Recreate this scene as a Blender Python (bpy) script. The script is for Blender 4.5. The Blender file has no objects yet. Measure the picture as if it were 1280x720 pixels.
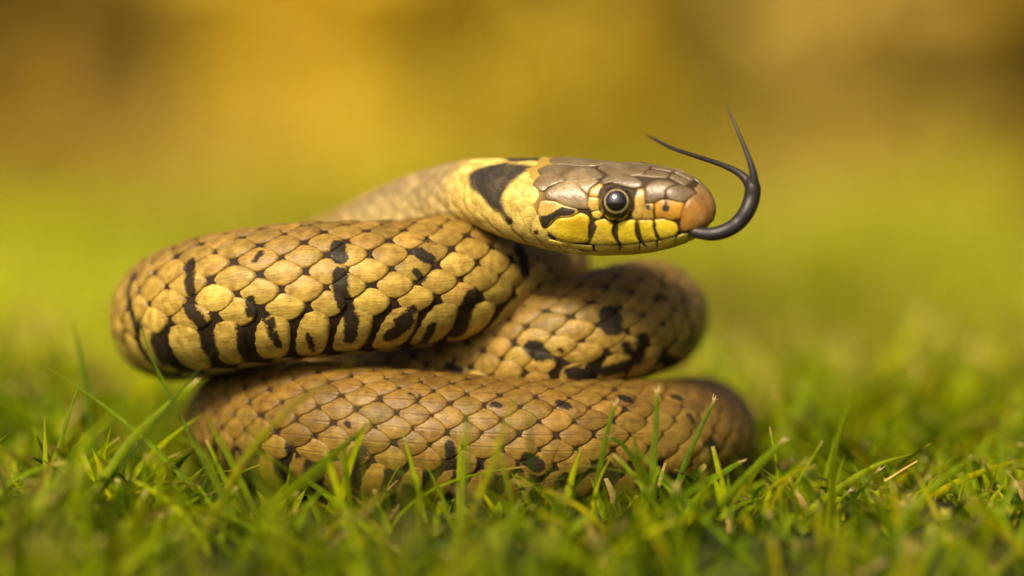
import bpy, math, random
import numpy as np
from mathutils import Vector
from mathutils.bvhtree import BVHTree

# ------------------------------------------------------------------ camera, sky, sun, exposure
# all lengths below are written in centimetres and scaled to metres by U
U = 0.01
LENS, SENSOR, DFOC, PITCH = 100.0, 36.0, 42.67, math.radians(2.5)
FPX = LENS / SENSOR * 1280
CF = np.array([0, math.cos(PITCH), -math.sin(PITCH)])
CU = np.array([0, math.sin(PITCH), math.cos(PITCH)])
CAM = np.array([0, 0, 3.36]) - CF * DFOC

scene = bpy.context.scene
col = scene.collection
cam_d = bpy.data.cameras.new("camera")
cam = bpy.data.objects.new("camera", cam_d)
col.objects.link(cam)
scene.camera = cam
cam.location = CAM * U
cam.rotation_euler = (math.radians(90) - PITCH, 0, 0)
cam_d.lens = LENS
cam_d.sensor_width = SENSOR
cam_d.clip_start = 0.005
cam_d.clip_end = 500
cam_d.dof.use_dof = True
cam_d.dof.focus_distance = 0.4262
cam_d.dof.aperture_fstop = 4.6
cam_d.dof.aperture_blades = 0

SUN_EL, SUN_AZ = math.radians(44), math.radians(-155)      # azimuth from +Y towards +X
world = bpy.data.worlds.new("World")
scene.world = world
world.use_nodes = True
wn = world.node_tree
sky = wn.nodes.new("ShaderNodeTexSky")
sky.sky_type = 'NISHITA'
sky.sun_disc = False
sky.sun_elevation = SUN_EL
sky.sun_rotation = SUN_AZ
sky.air_density = 0.3
sky.dust_density = 8.0
sky.ozone_density = 0.2
bg = wn.nodes["Background"]
bg.inputs["Strength"].default_value = 0.075
wn.links.new(sky.outputs[0], bg.inputs[0])

sun_d = bpy.data.lights.new("sun", 'SUN')
sun_d.energy = 4.0
sun_d.angle = math.radians(13)
sun_d.color = (1.0, 0.84, 0.58)
sun = bpy.data.objects.new("sun", sun_d)
col.objects.link(sun)
to_sun = Vector((math.sin(SUN_AZ) * math.cos(SUN_EL), math.cos(SUN_AZ) * math.cos(SUN_EL), math.sin(SUN_EL)))
sun.rotation_euler = to_sun.to_track_quat('Z', 'Y').to_euler()
sun.location = (0, 0, 3)

vs = scene.view_settings
vs.view_transform = 'Standard'
vs.look = 'None'
vs.exposure = 0.8
vs.gamma = 1.0
vs.use_curve_mapping = False
scene.cycles.use_denoising = True
scene.cycles.max_bounces = 8

rng = np.random.default_rng(7)
random.seed(7)

# ------------------------------------------------------------------ helpers
def P(px, py, d):
    """world point (cm) seen at picture point px,py, d cm behind the focus plane"""
    r = CF + (px - 640) / FPX * np.array([1., 0, 0]) - (py - 360) / FPX * CU
    return CAM + r * ((d - CAM[1]) / r[1])

def proj(p):
    q = np.asarray(p) - CAM
    z = q @ CF
    return np.stack([640 + FPX * q[..., 0] / z, 360 - FPX * (q @ CU) / z], -1)

def link(name, me, mat, parent=None, **props):
    o = bpy.data.objects.new(name, me)
    col.objects.link(o)
    if mat is not None and not me.materials:
        me.materials.append(mat)
    if parent is not None:
        o.parent = parent
    for k, v in props.items():
        o[k] = v
    return o

def mesh(name, v, f, origin=(0, 0, 0), smooth=True, attrs=None):
    """v in cm, world; stored in metres relative to origin"""
    me = bpy.data.meshes.new(name)
    v = (np.asarray(v, float) - np.asarray(origin, float)) * U
    if isinstance(f, np.ndarray):
        n, k = f.shape
        me.vertices.add(len(v))
        me.vertices.foreach_set("co", v.astype(np.float32).ravel())
        me.loops.add(n * k)
        me.loops.foreach_set("vertex_index", f.astype(np.int32).ravel())
        me.polygons.add(n)
        me.polygons.foreach_set("loop_start", np.arange(0, n * k, k, dtype=np.int32))
        me.update(calc_edges=True)
    else:
        me.from_pydata(v.tolist(), [], f)
    if smooth:
        me.polygons.foreach_set("use_smooth", np.ones(len(me.polygons), bool))
    for an, av in (attrs or {}).items():
        av = np.asarray(av, np.float32)
        if av.ndim == 1:
            a = me.attributes.new(an, 'FLOAT', 'POINT')
            a.data.foreach_set("value", av)
        elif av.shape[1] == 4:
            a = me.attributes.new(an, 'FLOAT_COLOR', 'POINT')
            a.data.foreach_set("color", av.ravel())
        else:
            a = me.attributes.new(an, 'FLOAT_VECTOR', 'POINT')
            a.data.foreach_set("vector", av.ravel())
    me.update()
    return me

def rgba(c, n=None):
    c = np.asarray(c, float)
    if c.ndim == 1:
        c = np.tile(c, (n, 1))
    return np.concatenate([c, np.ones((len(c), 1))], 1)

class NT:
    """short node builder"""
    def __init__(self, name):
        self.m = bpy.data.materials.new(name)
        self.m.use_nodes = True
        self.t = self.m.node_tree
        self.t.nodes.clear()
        self.out = self.t.nodes.new("ShaderNodeOutputMaterial")
    def n(self, typ, ins=None, **props):
        nd = self.t.nodes.new(typ)
        for k, v in props.items():
            setattr(nd, k, v)
        for k, v in (ins or {}).items():
            if isinstance(v, bpy.types.NodeSocket):
                self.t.links.new(v, nd.inputs[k])
            else:
                nd.inputs[k].default_value = v
        return nd
    def math(self, op, a, b=0.0, c=0.0, clamp=False):
        return self.n("ShaderNodeMath", {0: a, 1: b, 2: c}, operation=op, use_clamp=clamp).outputs[0]
    def mix(self, f, a, b, blend='MIX'):
        nd = self.t.nodes.new("ShaderNodeMix")
        nd.data_type = 'RGBA'
        nd.blend_type = blend
        for s, v in ((nd.inputs[0], f), (nd.inputs[6], a), (nd.inputs[7], b)):
            if isinstance(v, bpy.types.NodeSocket):
                self.t.links.new(v, s)
            else:
                s.default_value = v
        return nd.outputs[2]
    def attr(self, name, out="Fac"):
        return self.n("ShaderNodeAttribute", attribute_name=name).outputs[out]
    def noise(self, vec, scale, detail=3.0, rough=0.55, dim='3D'):
        ins = {"Scale": scale, "Detail": detail, "Roughness": rough}
        if vec is not None:
            ins["Vector"] = vec
        return self.n("ShaderNodeTexNoise", ins, noise_dimensions=dim).outputs["Fac"]
    def ramp(self, f, a, b):
        return self.n("ShaderNodeMapRange", {0: f, 1: a, 2: b, 3: 0.0, 4: 1.0}, clamp=True).outputs[0]
    def obj(self):
        return self.n("ShaderNodeTexCoord").outputs["Object"]
    def principled(self, **ins):
        p = self.n("ShaderNodeBsdfPrincipled", {k.replace("_", " "): v for k, v in ins.items()})
        self.t.links.new(p.outputs[0], self.out.inputs[0])
        return p
    def bump(self, h, strength, dist):
        return self.n("ShaderNodeBump", {"Height": h, "Strength": strength, "Distance": dist}).outputs[0]

C4 = lambda r, g, b: (r, g, b, 1.0)

# ------------------------------------------------------------------ materials
def mat_scales():
    m = NT("snake_scales")
    pos = m.obj()
    uvw = m.attr("lab", "Vector")                  # a (along), b (across), rho
    sep = m.n("ShaderNodeSeparateXYZ", {0: uvw})
    a, b, rho = sep.outputs[0], sep.outputs[1], sep.outputs[2]
    tint = m.attr("tint", "Color")
    bar = m.attr("bar")
    n1 = m.noise(pos, 700, 4)
    n2 = m.noise(pos, 2600, 3)
    st = m.n("ShaderNodeCombineXYZ", {0: m.math('MULTIPLY', a, 1.2), 1: m.math('MULTIPLY', b, 14.0), 2: m.n("ShaderNodeObjectInfo").outputs["Random"]}).outputs[0]
    n3 = m.noise(m.n("ShaderNodeVectorMath", {0: st, 1: m.n("ShaderNodeVectorMath", {0: pos, 3: 60.0}, operation='SCALE').outputs[0]}, operation='ADD').outputs[0], 1.0, 3)
    c = m.mix(m.ramp(n1, .36, .68), m.mix(1.0, tint, C4(.66, .6, .5), 'MULTIPLY'), m.mix(1.0, tint, C4(1.18, 1.16, 1.08), 'MULTIPLY'))
    c = m.mix(m.math('MULTIPLY', m.ramp(n3, .45, .70), .62), c, m.mix(1.0, c, C4(.5, .42, .33), 'MULTIPLY'))
    # keel line and darker rim
    keel = m.attr("keel")
    wob = m.math('MULTIPLY', m.math('SUBTRACT', n1, .5), .10)
    kl = m.math('SUBTRACT', 1.0, m.ramp(m.math('ABSOLUTE', m.math('ADD', b, wob)), .015, .055))
    kl = m.math('MULTIPLY', m.math('MULTIPLY', kl, keel), m.ramp(n2, .3, .55))
    c = m.mix(m.math('MULTIPLY', kl, .75), c, C4(.045, .022, .008))
    rim = m.ramp(m.math('ADD', rho, m.math('MULTIPLY', m.math('SUBTRACT', n2, .5), .3)), .80, 1.0)
    c = m.mix(m.math('MULTIPLY', rim, .7), c, m.mix(1.0, c, C4(.30, .24, .18), 'MULTIPLY'))
    # black bars and some painted shade, with ragged outlines
    e = m.math('ADD', bar, m.math('ADD', m.math('MULTIPLY', m.math('SUBTRACT', n1, .5), .11), m.math('MULTIPLY', m.math('SUBTRACT', n2, .5), .07)))
    dk = m.ramp(e, -.012, .018)
    c = m.mix(m.math('MULTIPLY', dk, .97), c, m.mix(n1, C4(.004, .003, .003), C4(.022, .017, .013)))
    h = m.math('ADD', m.math('MULTIPLY', n2, .5), m.math('ADD', m.math('MULTIPLY', n3, .6), m.math('MULTIPLY', m.math('MULTIPLY', m.math('SUBTRACT', 1.0, m.ramp(m.math('ABSOLUTE', b), 0.0, .12)), keel), 1.2)))
    nb = m.bump(h, .55, .00012)
    r = m.math('ADD', m.math('MULTIPLY', n2, .22), .34)
    m.principled(Base_Color=c, Roughness=r, Normal=nb, Specular_IOR_Level=m.math('SUBTRACT', .22, m.math('MULTIPLY', dk, .12)))
    return m.m

def mat_skin():
    m = NT("snake_skin")
    pos = m.obj()
    n1 = m.noise(pos, 1500, 4)
    tint = m.attr("tint", "Color")
    c = m.mix(n1, m.mix(1.0, tint, C4(.55, .5, .45), 'MULTIPLY'), m.mix(1.0, tint, C4(1.3, 1.25, 1.2), 'MULTIPLY'))
    m.principled(Base_Color=c, Roughness=.65, Normal=m.bump(n1, .5, .00015), Specular_IOR_Level=.12)
    return m.m

def mat_shield():
    m = NT("head_shields")
    pos = m.obj()
    tint = m.attr("tint", "Color")
    bar = m.attr("bar")
    lab = m.n("ShaderNodeSeparateXYZ", {0: m.attr("lab", "Vector")})
    n1 = m.noise(pos, 420, 4)
    n2 = m.noise(pos, 2200, 3)
    c = m.mix(m.ramp(n1, .32, .7), m.mix(1.0, tint, C4(.70, .62, .52), 'MULTIPLY'), m.mix(1.0, tint, C4(1.12, 1.1, 1.05), 'MULTIPLY'))
    n0 = m.noise(pos, 150, 3)
    c = m.mix(m.math('MULTIPLY', m.ramp(n0, .45, .68), .5), c, m.mix(1.0, c, C4(.62, .50, .40), 'MULTIPLY'))
    c = m.mix(m.math('MULTIPLY', m.ramp(m.noise(pos, 230, 4), .56, .74), .35), c, C4(.42, .30, .14))
    sp = m.ramp(m.noise(pos, 2900, 2), .58, .66)
    c = m.mix(m.math('MULTIPLY', sp, .5), c, m.mix(1.0, c, C4(.4, .3, .2), 'MULTIPLY'))
    rim = m.ramp(m.math('ADD', lab.outputs[2], m.math('MULTIPLY', m.math('SUBTRACT', n2, .5), .3)), .84, 1.02)
    c = m.mix(m.math('MULTIPLY', rim, .45), c, m.mix(1.0, c, C4(.45, .36, .26), 'MULTIPLY'))
    e = m.math('ADD', bar, m.math('ADD', m.math('MULTIPLY', m.math('SUBTRACT', n1, .5), .04), m.math('MULTIPLY', m.math('SUBTRACT', n2, .5), .035)))
    dk = m.ramp(e, -.006, .010)
    c = m.mix(m.math('MULTIPLY', dk, .97), c, m.mix(n1, C4(.006, .005, .005), C4(.03, .026, .022)))
    nb = m.bump(m.math('ADD', n2, m.math('MULTIPLY', n1, 1.6)), .55, .00014)
    r = m.math('ADD', m.math('MULTIPLY', n1, .30), .20)
    m.principled(Base_Color=c, Roughness=r, Normal=nb, Specular_IOR_Level=.5)
    return m.m

def mat_simple(name, c1, c2, scale, rough, spec=.5, coat=0.0, bump=0.0):
    m = NT(name)
    n1 = m.noise(m.obj(), scale, 4)
    c = m.mix(m.ramp(n1, .3, .7), C4(*c1), C4(*c2))
    ins = dict(Base_Color=c, Roughness=rough, Specular_IOR_Level=spec, Coat_Weight=coat, Coat_Roughness=.03)
    if bump:
        ins["Normal"] = m.bump(n1, .5, bump)
    m.principled(**ins)
    return m.m

def mat_leafy(name, trans, rough=.45, spec=.35, grain=None):
    """vertex-coloured leaf: gloss on top of diffuse, light passes through"""
    m = NT(name)
    c = m.attr("tint", "Color")
    ins = dict(Base_Color=c, Roughness=rough, Specular_IOR_Level=spec)
    if grain:
        n = m.noise(m.obj(), grain, 3)
        c = m.mix(m.ramp(n, .3, .7), m.mix(1.0, c, C4(.75, .75, .7), 'MULTIPLY'), m.mix(1.0, c, C4(1.15, 1.15, 1.1), 'MULTIPLY'))
        ins["Base_Color"] = c
    p = m.principled(**ins)
    tr = m.n("ShaderNodeBsdfTranslucent", {"Color": m.mix(1.0, c, C4(1.25, 1.25, .35), 'MULTIPLY')})
    mx = m.n("ShaderNodeMixShader", {0: trans, 1: p.outputs[0], 2: tr.outputs[0]})
    m.t.links.new(mx.outputs[0], m.out.inputs[0])
    return m.m

def mat_soil():
    m = NT("soil")
    pos = m.obj()
    n1, n2 = m.noise(pos, 9, 5), m.noise(pos, 260, 5)
    c = m.mix(n2, C4(.008, .007, .003), C4(.035, .03, .009))
    c = m.mix(m.ramp(n1, .35, .7), c, C4(.035, .05, .008))
    m.principled(Base_Color=c, Roughness=.95, Specular_IOR_Level=.1, Normal=m.bump(n2, 1.0, .002))
    return m.m

M_SCALE, M_SKIN, M_SHIELD = mat_scales(), mat_skin(), mat_shield()
M_GRASS = mat_leafy("grass_leaf", .45, .5, .06, 900)
M_GRASS_FAR = mat_leafy("far_grass_leaf", .5, .8, 0.0)
M_STRAW = mat_leafy("dry_straw", .2, .6, .2, 900)
M_STRAW2 = mat_leafy("dry_tall_grass", .45, .6, .15)
M_LEAF = mat_leafy("autumn_leaf", .4, .5, .3)
M_BARK = mat_simple("bark", (.05, .035, .02), (.13, .09, .055), 60, .9, .2, 0, .004)
M_SOIL = mat_soil()

# ------------------------------------------------------------------ ground
def ground_z(x, y):
    flat = 1 - np.exp(-(x ** 2 + (y - 4) ** 2) / 400.)
    wav = (np.sin(x * .11 + 1) * np.cos(y * .09) + .6 * np.sin(x * .23 + y * .19)) * .35 * flat
    q = np.clip(-y - .6, 0, 12)
    return wav * np.clip((y + 30) / 30, .3, 1) - .02 - .26 * q * q / (q + 1.2)      # the turf falls away gently before the snake
def grid_ground():
    xs = np.concatenate([[-60, -25, -10, -4], np.linspace(-1.5, 1.5, 91), [4, 10, 25, 60]]) * 100
    ys = np.concatenate([[-30, -10, -3], np.linspace(-0.8, 2.2, 121), [4, 8, 15, 30, 60, 120]]) * 100
    X, Y = np.meshgrid(xs, ys)
    v = np.stack([X, Y, ground_z(X, Y)], -1).reshape(-1, 3)
    ny, nx = X.shape
    i = (np.arange(ny - 1)[:, None] * nx + np.arange(nx - 1)[None]).ravel()
    f = np.stack([i, i + 1, i + nx + 1, i + nx], 1)
    return mesh("ground", v, f)
link("ground", grid_ground(), M_SOIL, kind="structure")

# ------------------------------------------------------------------ the snake's body line
# picture point of the centre line, depth behind the focus plane, radius (cm); snout to tail
SNOUT = P(891, 266, -0.50)
OCC = P(645, 247, 0.80)
head_axis = (SNOUT - OCC) / np.linalg.norm(SNOUT - OCC)
HL = np.linalg.norm(SNOUT - OCC)
ctrl = [(600, 241, 1.35, .52), (560, 250, 1.95, .55), (520, 267, 2.6, .60), (480, 290, 3.4, .66), (440, 316, 4.4, .73),
        (380, 346, 5.5, .82), (310, 368, 5.8, .90), (252, 388, 5.0, .97), (221, 397, 3.7, 1.0), (226, 394, 2.4, 1.03), (268, 381, 1.35, 1.05),
        (330, 369, .95, 1.04), (400, 362, .85, 1.02), (480, 358, .95, .98), (560, 350, 1.4, .97), (625, 341, 2.4, .95), (664, 336, 3.7, .93), (655, 348, 5.4, .93),
        (600, 380, 6.9, .95), (520, 440, 8.0, .97), (430, 498, 8.1, .98), (368, 516, 7.2, .98), (390, 518, 5.2, .98), (460, 501, 3.5, .97),
        (550, 478, 2.55, .96), (640, 452, 1.95, .94), (720, 423, 1.75, .93), (780, 404, 2.2, .92), (812, 396, 3.5, .91), (800, 402, 6.2, .90),
        (720, 430, 8.8, .92), (600, 468, 10.4, .94), (470, 495, 10.6, .95), (370, 508, 9.3, .96), (315, 518, 6.8, .97), (306, 529, 4.3, .98),
        (330, 532, 2.3, .99), (390, 536, 1.25, 1.03), (470, 545, .80, 1.04), (560, 553, .68, 1.03), (650, 557, .70, 1.01), (740, 557, .98, .98), (820, 554, 1.75, .97),
        (868, 546, 3.0, .94), (874, 536, 5.4, .84), (845, 531, 8.2, .6), (780, 528, 10.8, .42), (700, 531, 12.4, .24), (640, 534, 13.0, .10), (610, 536, 13.1, .03)]
pts = [SNOUT + (OCC - SNOUT) * t for t in (0, .2, .4, .6, .8, 1.0)] + [P(*c[:3]) for c in ctrl]
rad = [.5] * 5 + [.54] + [c[3] for c in ctrl]
pts, rad = np.array(pts), np.array(rad)
def catmull(pts, per=24):
    p = np.vstack([2 * pts[0] - pts[1], pts, 2 * pts[-1] - pts[-2]])
    out = []
    for i in range(1, len(p) - 2):
        p0, p1, p2, p3 = p[i - 1:i + 3]
        t0 = 0; d = [max(np.linalg.norm(b - a), 1e-6) ** .5 for a, b in ((p0, p1), (p1, p2), (p2, p3))]
        t1 = d[0]; t2 = t1 + d[1]; t3 = t2 + d[2]
        t = np.linspace(t1, t2, per, endpoint=False)[:, None]
        A1 = (t1 - t) / t1 * p0 + t / t1 * p1
        A2 = (t2 - t) / (t2 - t1) * p1 + (t - t1) / (t2 - t1) * p2
        A3 = (t3 - t) / (t3 - t2) * p2 + (t - t2) / (t3 - t2) * p3
        B1 = (t2 - t) / t2 * A1 + t / t2 * A2
        B2 = (t3 - t) / (t3 - t1) * A2 + (t - t1) / (t3 - t1) * A3
        out.append((t2 - t) / (t2 - t1) * B1 + (t - t1) / (t2 - t1) * B2)
    out.append(p[-2][None])
    return np.vstack(out)
line = catmull(pts)
rline = np.interp(np.arange(len(line)) / 24., np.arange(len(rad)), rad)
seg = np.linalg.norm(np.diff(line, axis=0), axis=1)
sl = np.concatenate([[0], np.cumsum(seg)])
LTOT = sl[-1]
SG = np.arange(0, LTOT, .02)
cen = np.stack([np.interp(SG, sl, line[:, k]) for k in range(3)], 1)
RB = np.interp(SG, sl, rline)
def smooth1(a, w):
    k = np.hanning(w + 2)[1:-1]; k /= k.sum()
    if a.ndim == 1:
        return np.convolve(np.pad(a, w // 2, mode='edge'), k, 'valid')[:len(a)]
    return np.stack([smooth1(a[:, i], w) for i in range(a.shape[1])], 1)
hs = cen.copy()
sm = smooth1(cen, 61)
bl = np.clip((SG - HL * .85) / 1.0, 0, 1)[:, None]
cen = cen * (1 - bl) + sm * bl
tan = np.gradient(cen, axis=0)
tan = smooth1(tan, 31)
tan /= np.linalg.norm(tan, axis=1)[:, None]
HEAD_ROLL = math.radians(-20)
up0 = np.array([0, 0, 1.0])
side = np.cross(tan, up0); side /= np.linalg.norm(side, axis=1)[:, None]
nor = np.cross(side, tan)
roll = HEAD_ROLL * (1 - np.clip((SG - HL) / 4.0, 0, 1))
nor, side = (nor * np.cos(roll)[:, None] + side * np.sin(roll)[:, None]), (side * np.cos(roll)[:, None] - nor * np.sin(roll)[:, None])

# head section table: s, half width, up, down, exponent
HT = np.array([(0.0, .015, .02, .02, 2.0), (.015, .13, .11, .09, 2.0), (.05, .22, .21, .17, 2.1), (.12, .31, .32, .27, 2.2), (.30, .42, .46, .41, 2.3), (.56, .50, .575, .545, 2.4),
               (.9, .56, .61, .65, 2.4), (1.2, .60, .61, .71, 2.4), (1.72, .69, .595, .76, 2.4), (2.1, .77, .585, .75, 2.4), (2.5, .82, .585, .70, 2.4),
               (2.9, .78, .58, .64, 2.3), (3.3, .67, .56, .57, 2.2), (3.8, .57, .53, .51, 2.1), (4.6, .54, .54, .54, 2.0)])
SH = HT[-1, 0]
def hcol(k):
    b = np.interp(SG, HT[:, 0], HT[:, k])
    return b
hw, ht, hb, hn = (smooth1(hcol(k), 9) for k in (1, 2, 3, 4))
tip = np.clip(SG / .12, 0, 1)
for arr, k in ((hw, 1), (ht, 2), (hb, 3)):
    raw = hcol(k); arr[:] = raw * (1 - tip) + arr * tip
mixh = np.clip((SG - 3.6) / 1.0, 0, 1)
WD = hw * (1 - mixh) + RB * mixh
TP = ht * (1 - mixh) + RB * mixh
BT = hb * (1 - mixh) + RB * mixh
EX = hn * (1 - mixh) + 2.0 * mixh

def interp(s, arr):
    if arr.ndim == 1:
        return np.interp(s, SG, arr)
    return np.stack([np.interp(s, SG, arr[:, k]) for k in range(arr.shape[1])], -1)
def S(s, th):
    """surface of the body: s along (snout = 0), th round (0 = back, + = right side looking to the tail)"""
    s, th = np.broadcast_arrays(np.asarray(s, float), np.asarray(th, float))
    w, t, b, e = interp(s, WD), interp(s, TP), interp(s, BT), interp(s, EX)
    ct, st_ = np.cos(th), np.sin(th)
    x = np.sign(st_) * np.abs(st_) ** (2 / e) * w
    z = np.sign(ct) * np.abs(ct) ** (2 / e) * np.where(ct > 0, t, b)
    return interp(s, cen) + x[..., None] * interp(s, side) + z[..., None] * interp(s, nor)
def Sn(s, th):
    e = .02
    ds = S(s + e, th) - S(s - e, th)
    dt = S(s, th + e) - S(s, th - e)
    n = np.cross(dt, ds)
    n /= np.maximum(np.linalg.norm(n, axis=-1), 1e-9)[..., None]
    o = S(s, th) - interp(s, cen)
    return n * np.sign((n * o).sum(-1))[..., None]

BASE = np.array([cen[:, 0].mean(), 5.0, 0.0])
snake = bpy.data.objects.new("grass_snake", None)
col.objects.link(snake)
snake.location = BASE * U
snake.empty_display_size = .02
snake["label"] = "coiled brown and yellow snake with black bars and forked tongue out, lying in grass"
snake["category"] = "snake"

sr = np.concatenate([[0, .004, .015, .03], np.arange(.05, 4.6, .03), np.arange(4.6, LTOT - .02, .11), [LTOT - .02]])
NR = 88
thr = np.linspace(-math.pi, math.pi, NR, endpoint=False)
body_v = S(sr[:, None], thr[None]).reshape(-1, 3)
n = len(sr)
i = (np.arange(n - 1)[:, None] * NR + np.arange(NR)[None])
j = (np.arange(n - 1)[:, None] * NR + (np.arange(NR)[None] + 1) % NR)
body_f = np.stack([i, j, j + NR, i + NR], -1).reshape(-1, 4)
# skin colour: near black between the scales, cream-yellow chin and throat
ss, tt = np.broadcast_arrays(sr[:, None], thr[None])
tcol = np.tile(np.array([.022, .015, .009]), (ss.size, 1))
under = np.clip((np.abs(tt.ravel()) - math.radians(132)) / .12, 0, 1) * np.clip((7 - ss.ravel()) / 2, 0, 1) * np.clip((ss.ravel() - .10) / .1, 0, 1)
tcol = tcol * (1 - under[:, None]) + np.array([.62, .50, .14]) * under[:, None]
tcol = np.where((ss.ravel() < 2.6)[:, None], tcol * 1.9, tcol)
tcol = tcol * (1 - under[:, None]) + np.array([.56, .46, .12]) * under[:, None]
collar = np.clip((ss.ravel() - 2.3) / .3, 0, 1) * np.clip((5.5 - ss.ravel()) / 1.5, 0, 1) * (1 - under)
tcol = tcol * (1 - collar[:, None]) + np.array([.30, .20, .04]) * collar[:, None]
body_me = mesh("body", body_v, body_f, BASE, attrs={"tint": rgba(tcol)})
body = link("body", body_me, M_SKIN, snake)
bvh = BVHTree.FromPolygons([Vector(v) for v in body_v], body_f.tolist())

def cast(px, py):
    d = P(px, py, 50) - CAM
    d /= np.linalg.norm(d)
    h = bvh.ray_cast(Vector(CAM), Vector(d))
    return h

# ------------------------------------------------------------------ finding body coordinates of marks
def grid_st(s0, s1, t0, t1, ds=.02, dt=.012):
    s = np.arange(s0, s1, ds); t = np.arange(t0, t1, dt)
    ss, tt = (a.ravel() for a in np.meshgrid(s, t))
    p = S(ss, tt)
    n = Sn(ss, tt)
    ok = ((CAM - p) * n).sum(1) > 0
    return ss[ok], tt[ok], proj(p[ok])
def to_st(G, px, py):
    k = np.argmin((G[2][:, 0] - px) ** 2 + (G[2][:, 1] - py) ** 2)
    return np.array([G[0][k], G[1][k]])
def inside(poly, q):
    poly = np.asarray(poly); x, y = q[:, 0], q[:, 1]
    r = np.zeros(len(q), bool)
    for (x1, y1), (x2, y2) in zip(poly, np.roll(poly, -1, 0)):
        c = (y1 > y) != (y2 > y)
        with np.errstate(divide='ignore', invalid='ignore'):
            r ^= c & (x < (x2 - x1) * (y - y1) / (y2 - y1) + x1)
    return r
def seg_dist(q, a, b):
    ab = b - a
    t = np.clip(((q - a) @ ab) / max(ab @ ab, 1e-9), 0, 1)
    return np.linalg.norm(q - a - t[:, None] * ab, axis=1)
def poly_sd(poly, q):
    d = np.full(len(q), 1e9)
    for a, b in zip(poly, np.roll(poly, -1, 0)):
        d = np.minimum(d, seg_dist(q, a, b))
    return np.where(inside(poly, q), d, -d)

GH = grid_st(.01, 5.2, -2.9, .6, .012, .012)
GB = grid_st(11.5, 24, 0.02, 2.6)
GC = grid_st(32, 43, 0.02, 2.6)
GD = grid_st(54, 69.5, 0.02, 2.6)

BARS_SHADE = [  # black bars and spots, plus one painted shadow: picture points of their two ends and their width
    (GB, [(170, 343, 168, 397, 8), (147, 438, 151, 455, 7), (194, 422, 206, 452, 10), (240, 328, 241, 366, 8), (237, 384, 257, 408, 10), (257, 408, 266, 442, 11),
          (315, 384, 336, 396, 9), (336, 396, 349, 430, 8), (313, 374, 314, 392, 7), (328, 316, 320, 327, 5), (423, 308, 423, 323, 12), (425, 342, 425, 360, 12),
          (426, 368, 440, 398, 12), (440, 398, 437, 424, 10), (486, 420, 510, 398, 12), (498, 400, 516, 385, 8), (523, 315, 536, 325, 11), (524, 302, 544, 305, 4),
          (519, 341, 529, 348, 7), (590, 368, 578, 393, 13), (578, 393, 571, 418, 14), (648, 312, 656, 340, 12), (385, 418, 392, 440, 7), (300, 425, 304, 442, 6), (540, 405, 530, 424, 8), (668, 395, 688, 372, 10)]),  # the bar just below the head is a shadow painted as a mark
    (GC, [(760, 392, 766, 412, 13), (666, 434, 676, 443, 13), (803, 421, 797, 452, 9), (714, 464, 724, 470, 12), (756, 464, 782, 456, 13), (826, 448, 842, 453, 13), (822, 370, 831, 374, 5),
          (853, 372, 855, 378, 6), (862, 408, 856, 446, 8), (560, 458, 575, 462, 8), (780, 430, 786, 440, 7), (700, 436, 704, 440, 4)]),
    (GD, [(616, 506, 623, 508, 7), (700, 505, 708, 508, 8), (776, 498, 788, 502, 8), (840, 497, 850, 500, 7), (660, 574, 672, 581, 14), (752, 582, 762, 588, 13), (887, 553, 892, 568, 11),
          (512, 493, 524, 497, 4), (452, 563, 443, 577, 11), (434, 528, 438, 533, 5), (563, 556, 567, 582, 10), (424, 612, 430, 628, 12), (512, 610, 522, 622, 14), (298, 560, 302, 570, 7),
          (261, 532, 264, 542, 5), (340, 600, 346, 622, 12), (610, 596, 618, 618, 12), (700, 600, 712, 620, 13), (820, 578, 824, 600, 11), (278, 585, 282, 602, 9), (860, 520, 866, 530, 6), (385, 592, 392, 604, 9)])]
bar_st = []
for G, lst in BARS_SHADE:
    for x1, y1, x2, y2, w in lst:
        a, b = to_st(G, x1, y1), to_st(G, x2, y2)
        bar_st.append((a, b, w * .68 * .0124))
VIS = [(12.2, 23.2), (32.8, 41.5), (55.2, 68.8)]        # stretches of the right flank that carry the marks above
br = np.random.default_rng(3)
for sgn in (-1, 1):                                     # the rest of both flanks: bars of the same kind
    s = 6.5
    while s < LTOT - 3:
        s += br.uniform(.85, 1.5)
        if sgn > 0 and any(a < s < b for a, b in VIS):
            continue
        t0 = br.uniform(1.25, 1.6)
        bar_st.append((np.array([s, sgn * t0]), np.array([s + br.uniform(-.25, .35), sgn * (t0 + br.uniform(.4, .8))]), br.uniform(.05, .09)))
        if br.random() < .6:
            u = br.uniform(.2, .8)
            bar_st.append((np.array([s + .3, sgn * u]), np.array([s + .4, sgn * (u + .08)]), br.uniform(.03, .07)))

def bar_value(s, th):
    r = interp(s, RB)
    v = np.full(len(s), -.5)
    for a, b, w in bar_st:
        k = np.where(np.abs(s - a[0]) < 1.4)[0]
        if len(k) == 0:
            continue
        q = np.stack([s[k], th[k] * r[k]], 1)
        rr = np.interp(a[0], SG, RB)
        d = w - seg_dist(q, np.array([a[0], a[1] * rr]), np.array([b[0], b[1] * rr]))
        v[k] = np.maximum(v[k], d)
    return v
# nape: black patch behind the yellow collar (mirrored to the far side)
nape = np.array([to_st(GH, 570 + x / 5.144, 185 + y / 5.144) for x, y in
                 [(80, 180), (150, 130), (330, 95), (560, 84), (680, 88), (640, 108), (520, 122), (440, 160), (370, 220), (310, 290), (300, 330), (320, 400), (370, 480), (350, 500), (290, 430), (230, 390), (160, 310), (90, 250)]])
nape[:, 1] = -np.abs(nape[:, 1])
nape_top = (nape[:, 0].min(), nape[:, 0].max())
throat_spots = [to_st(GH, 637, 278), to_st(GH, 671, 290), to_st(GH, 545, 272)]

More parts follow.
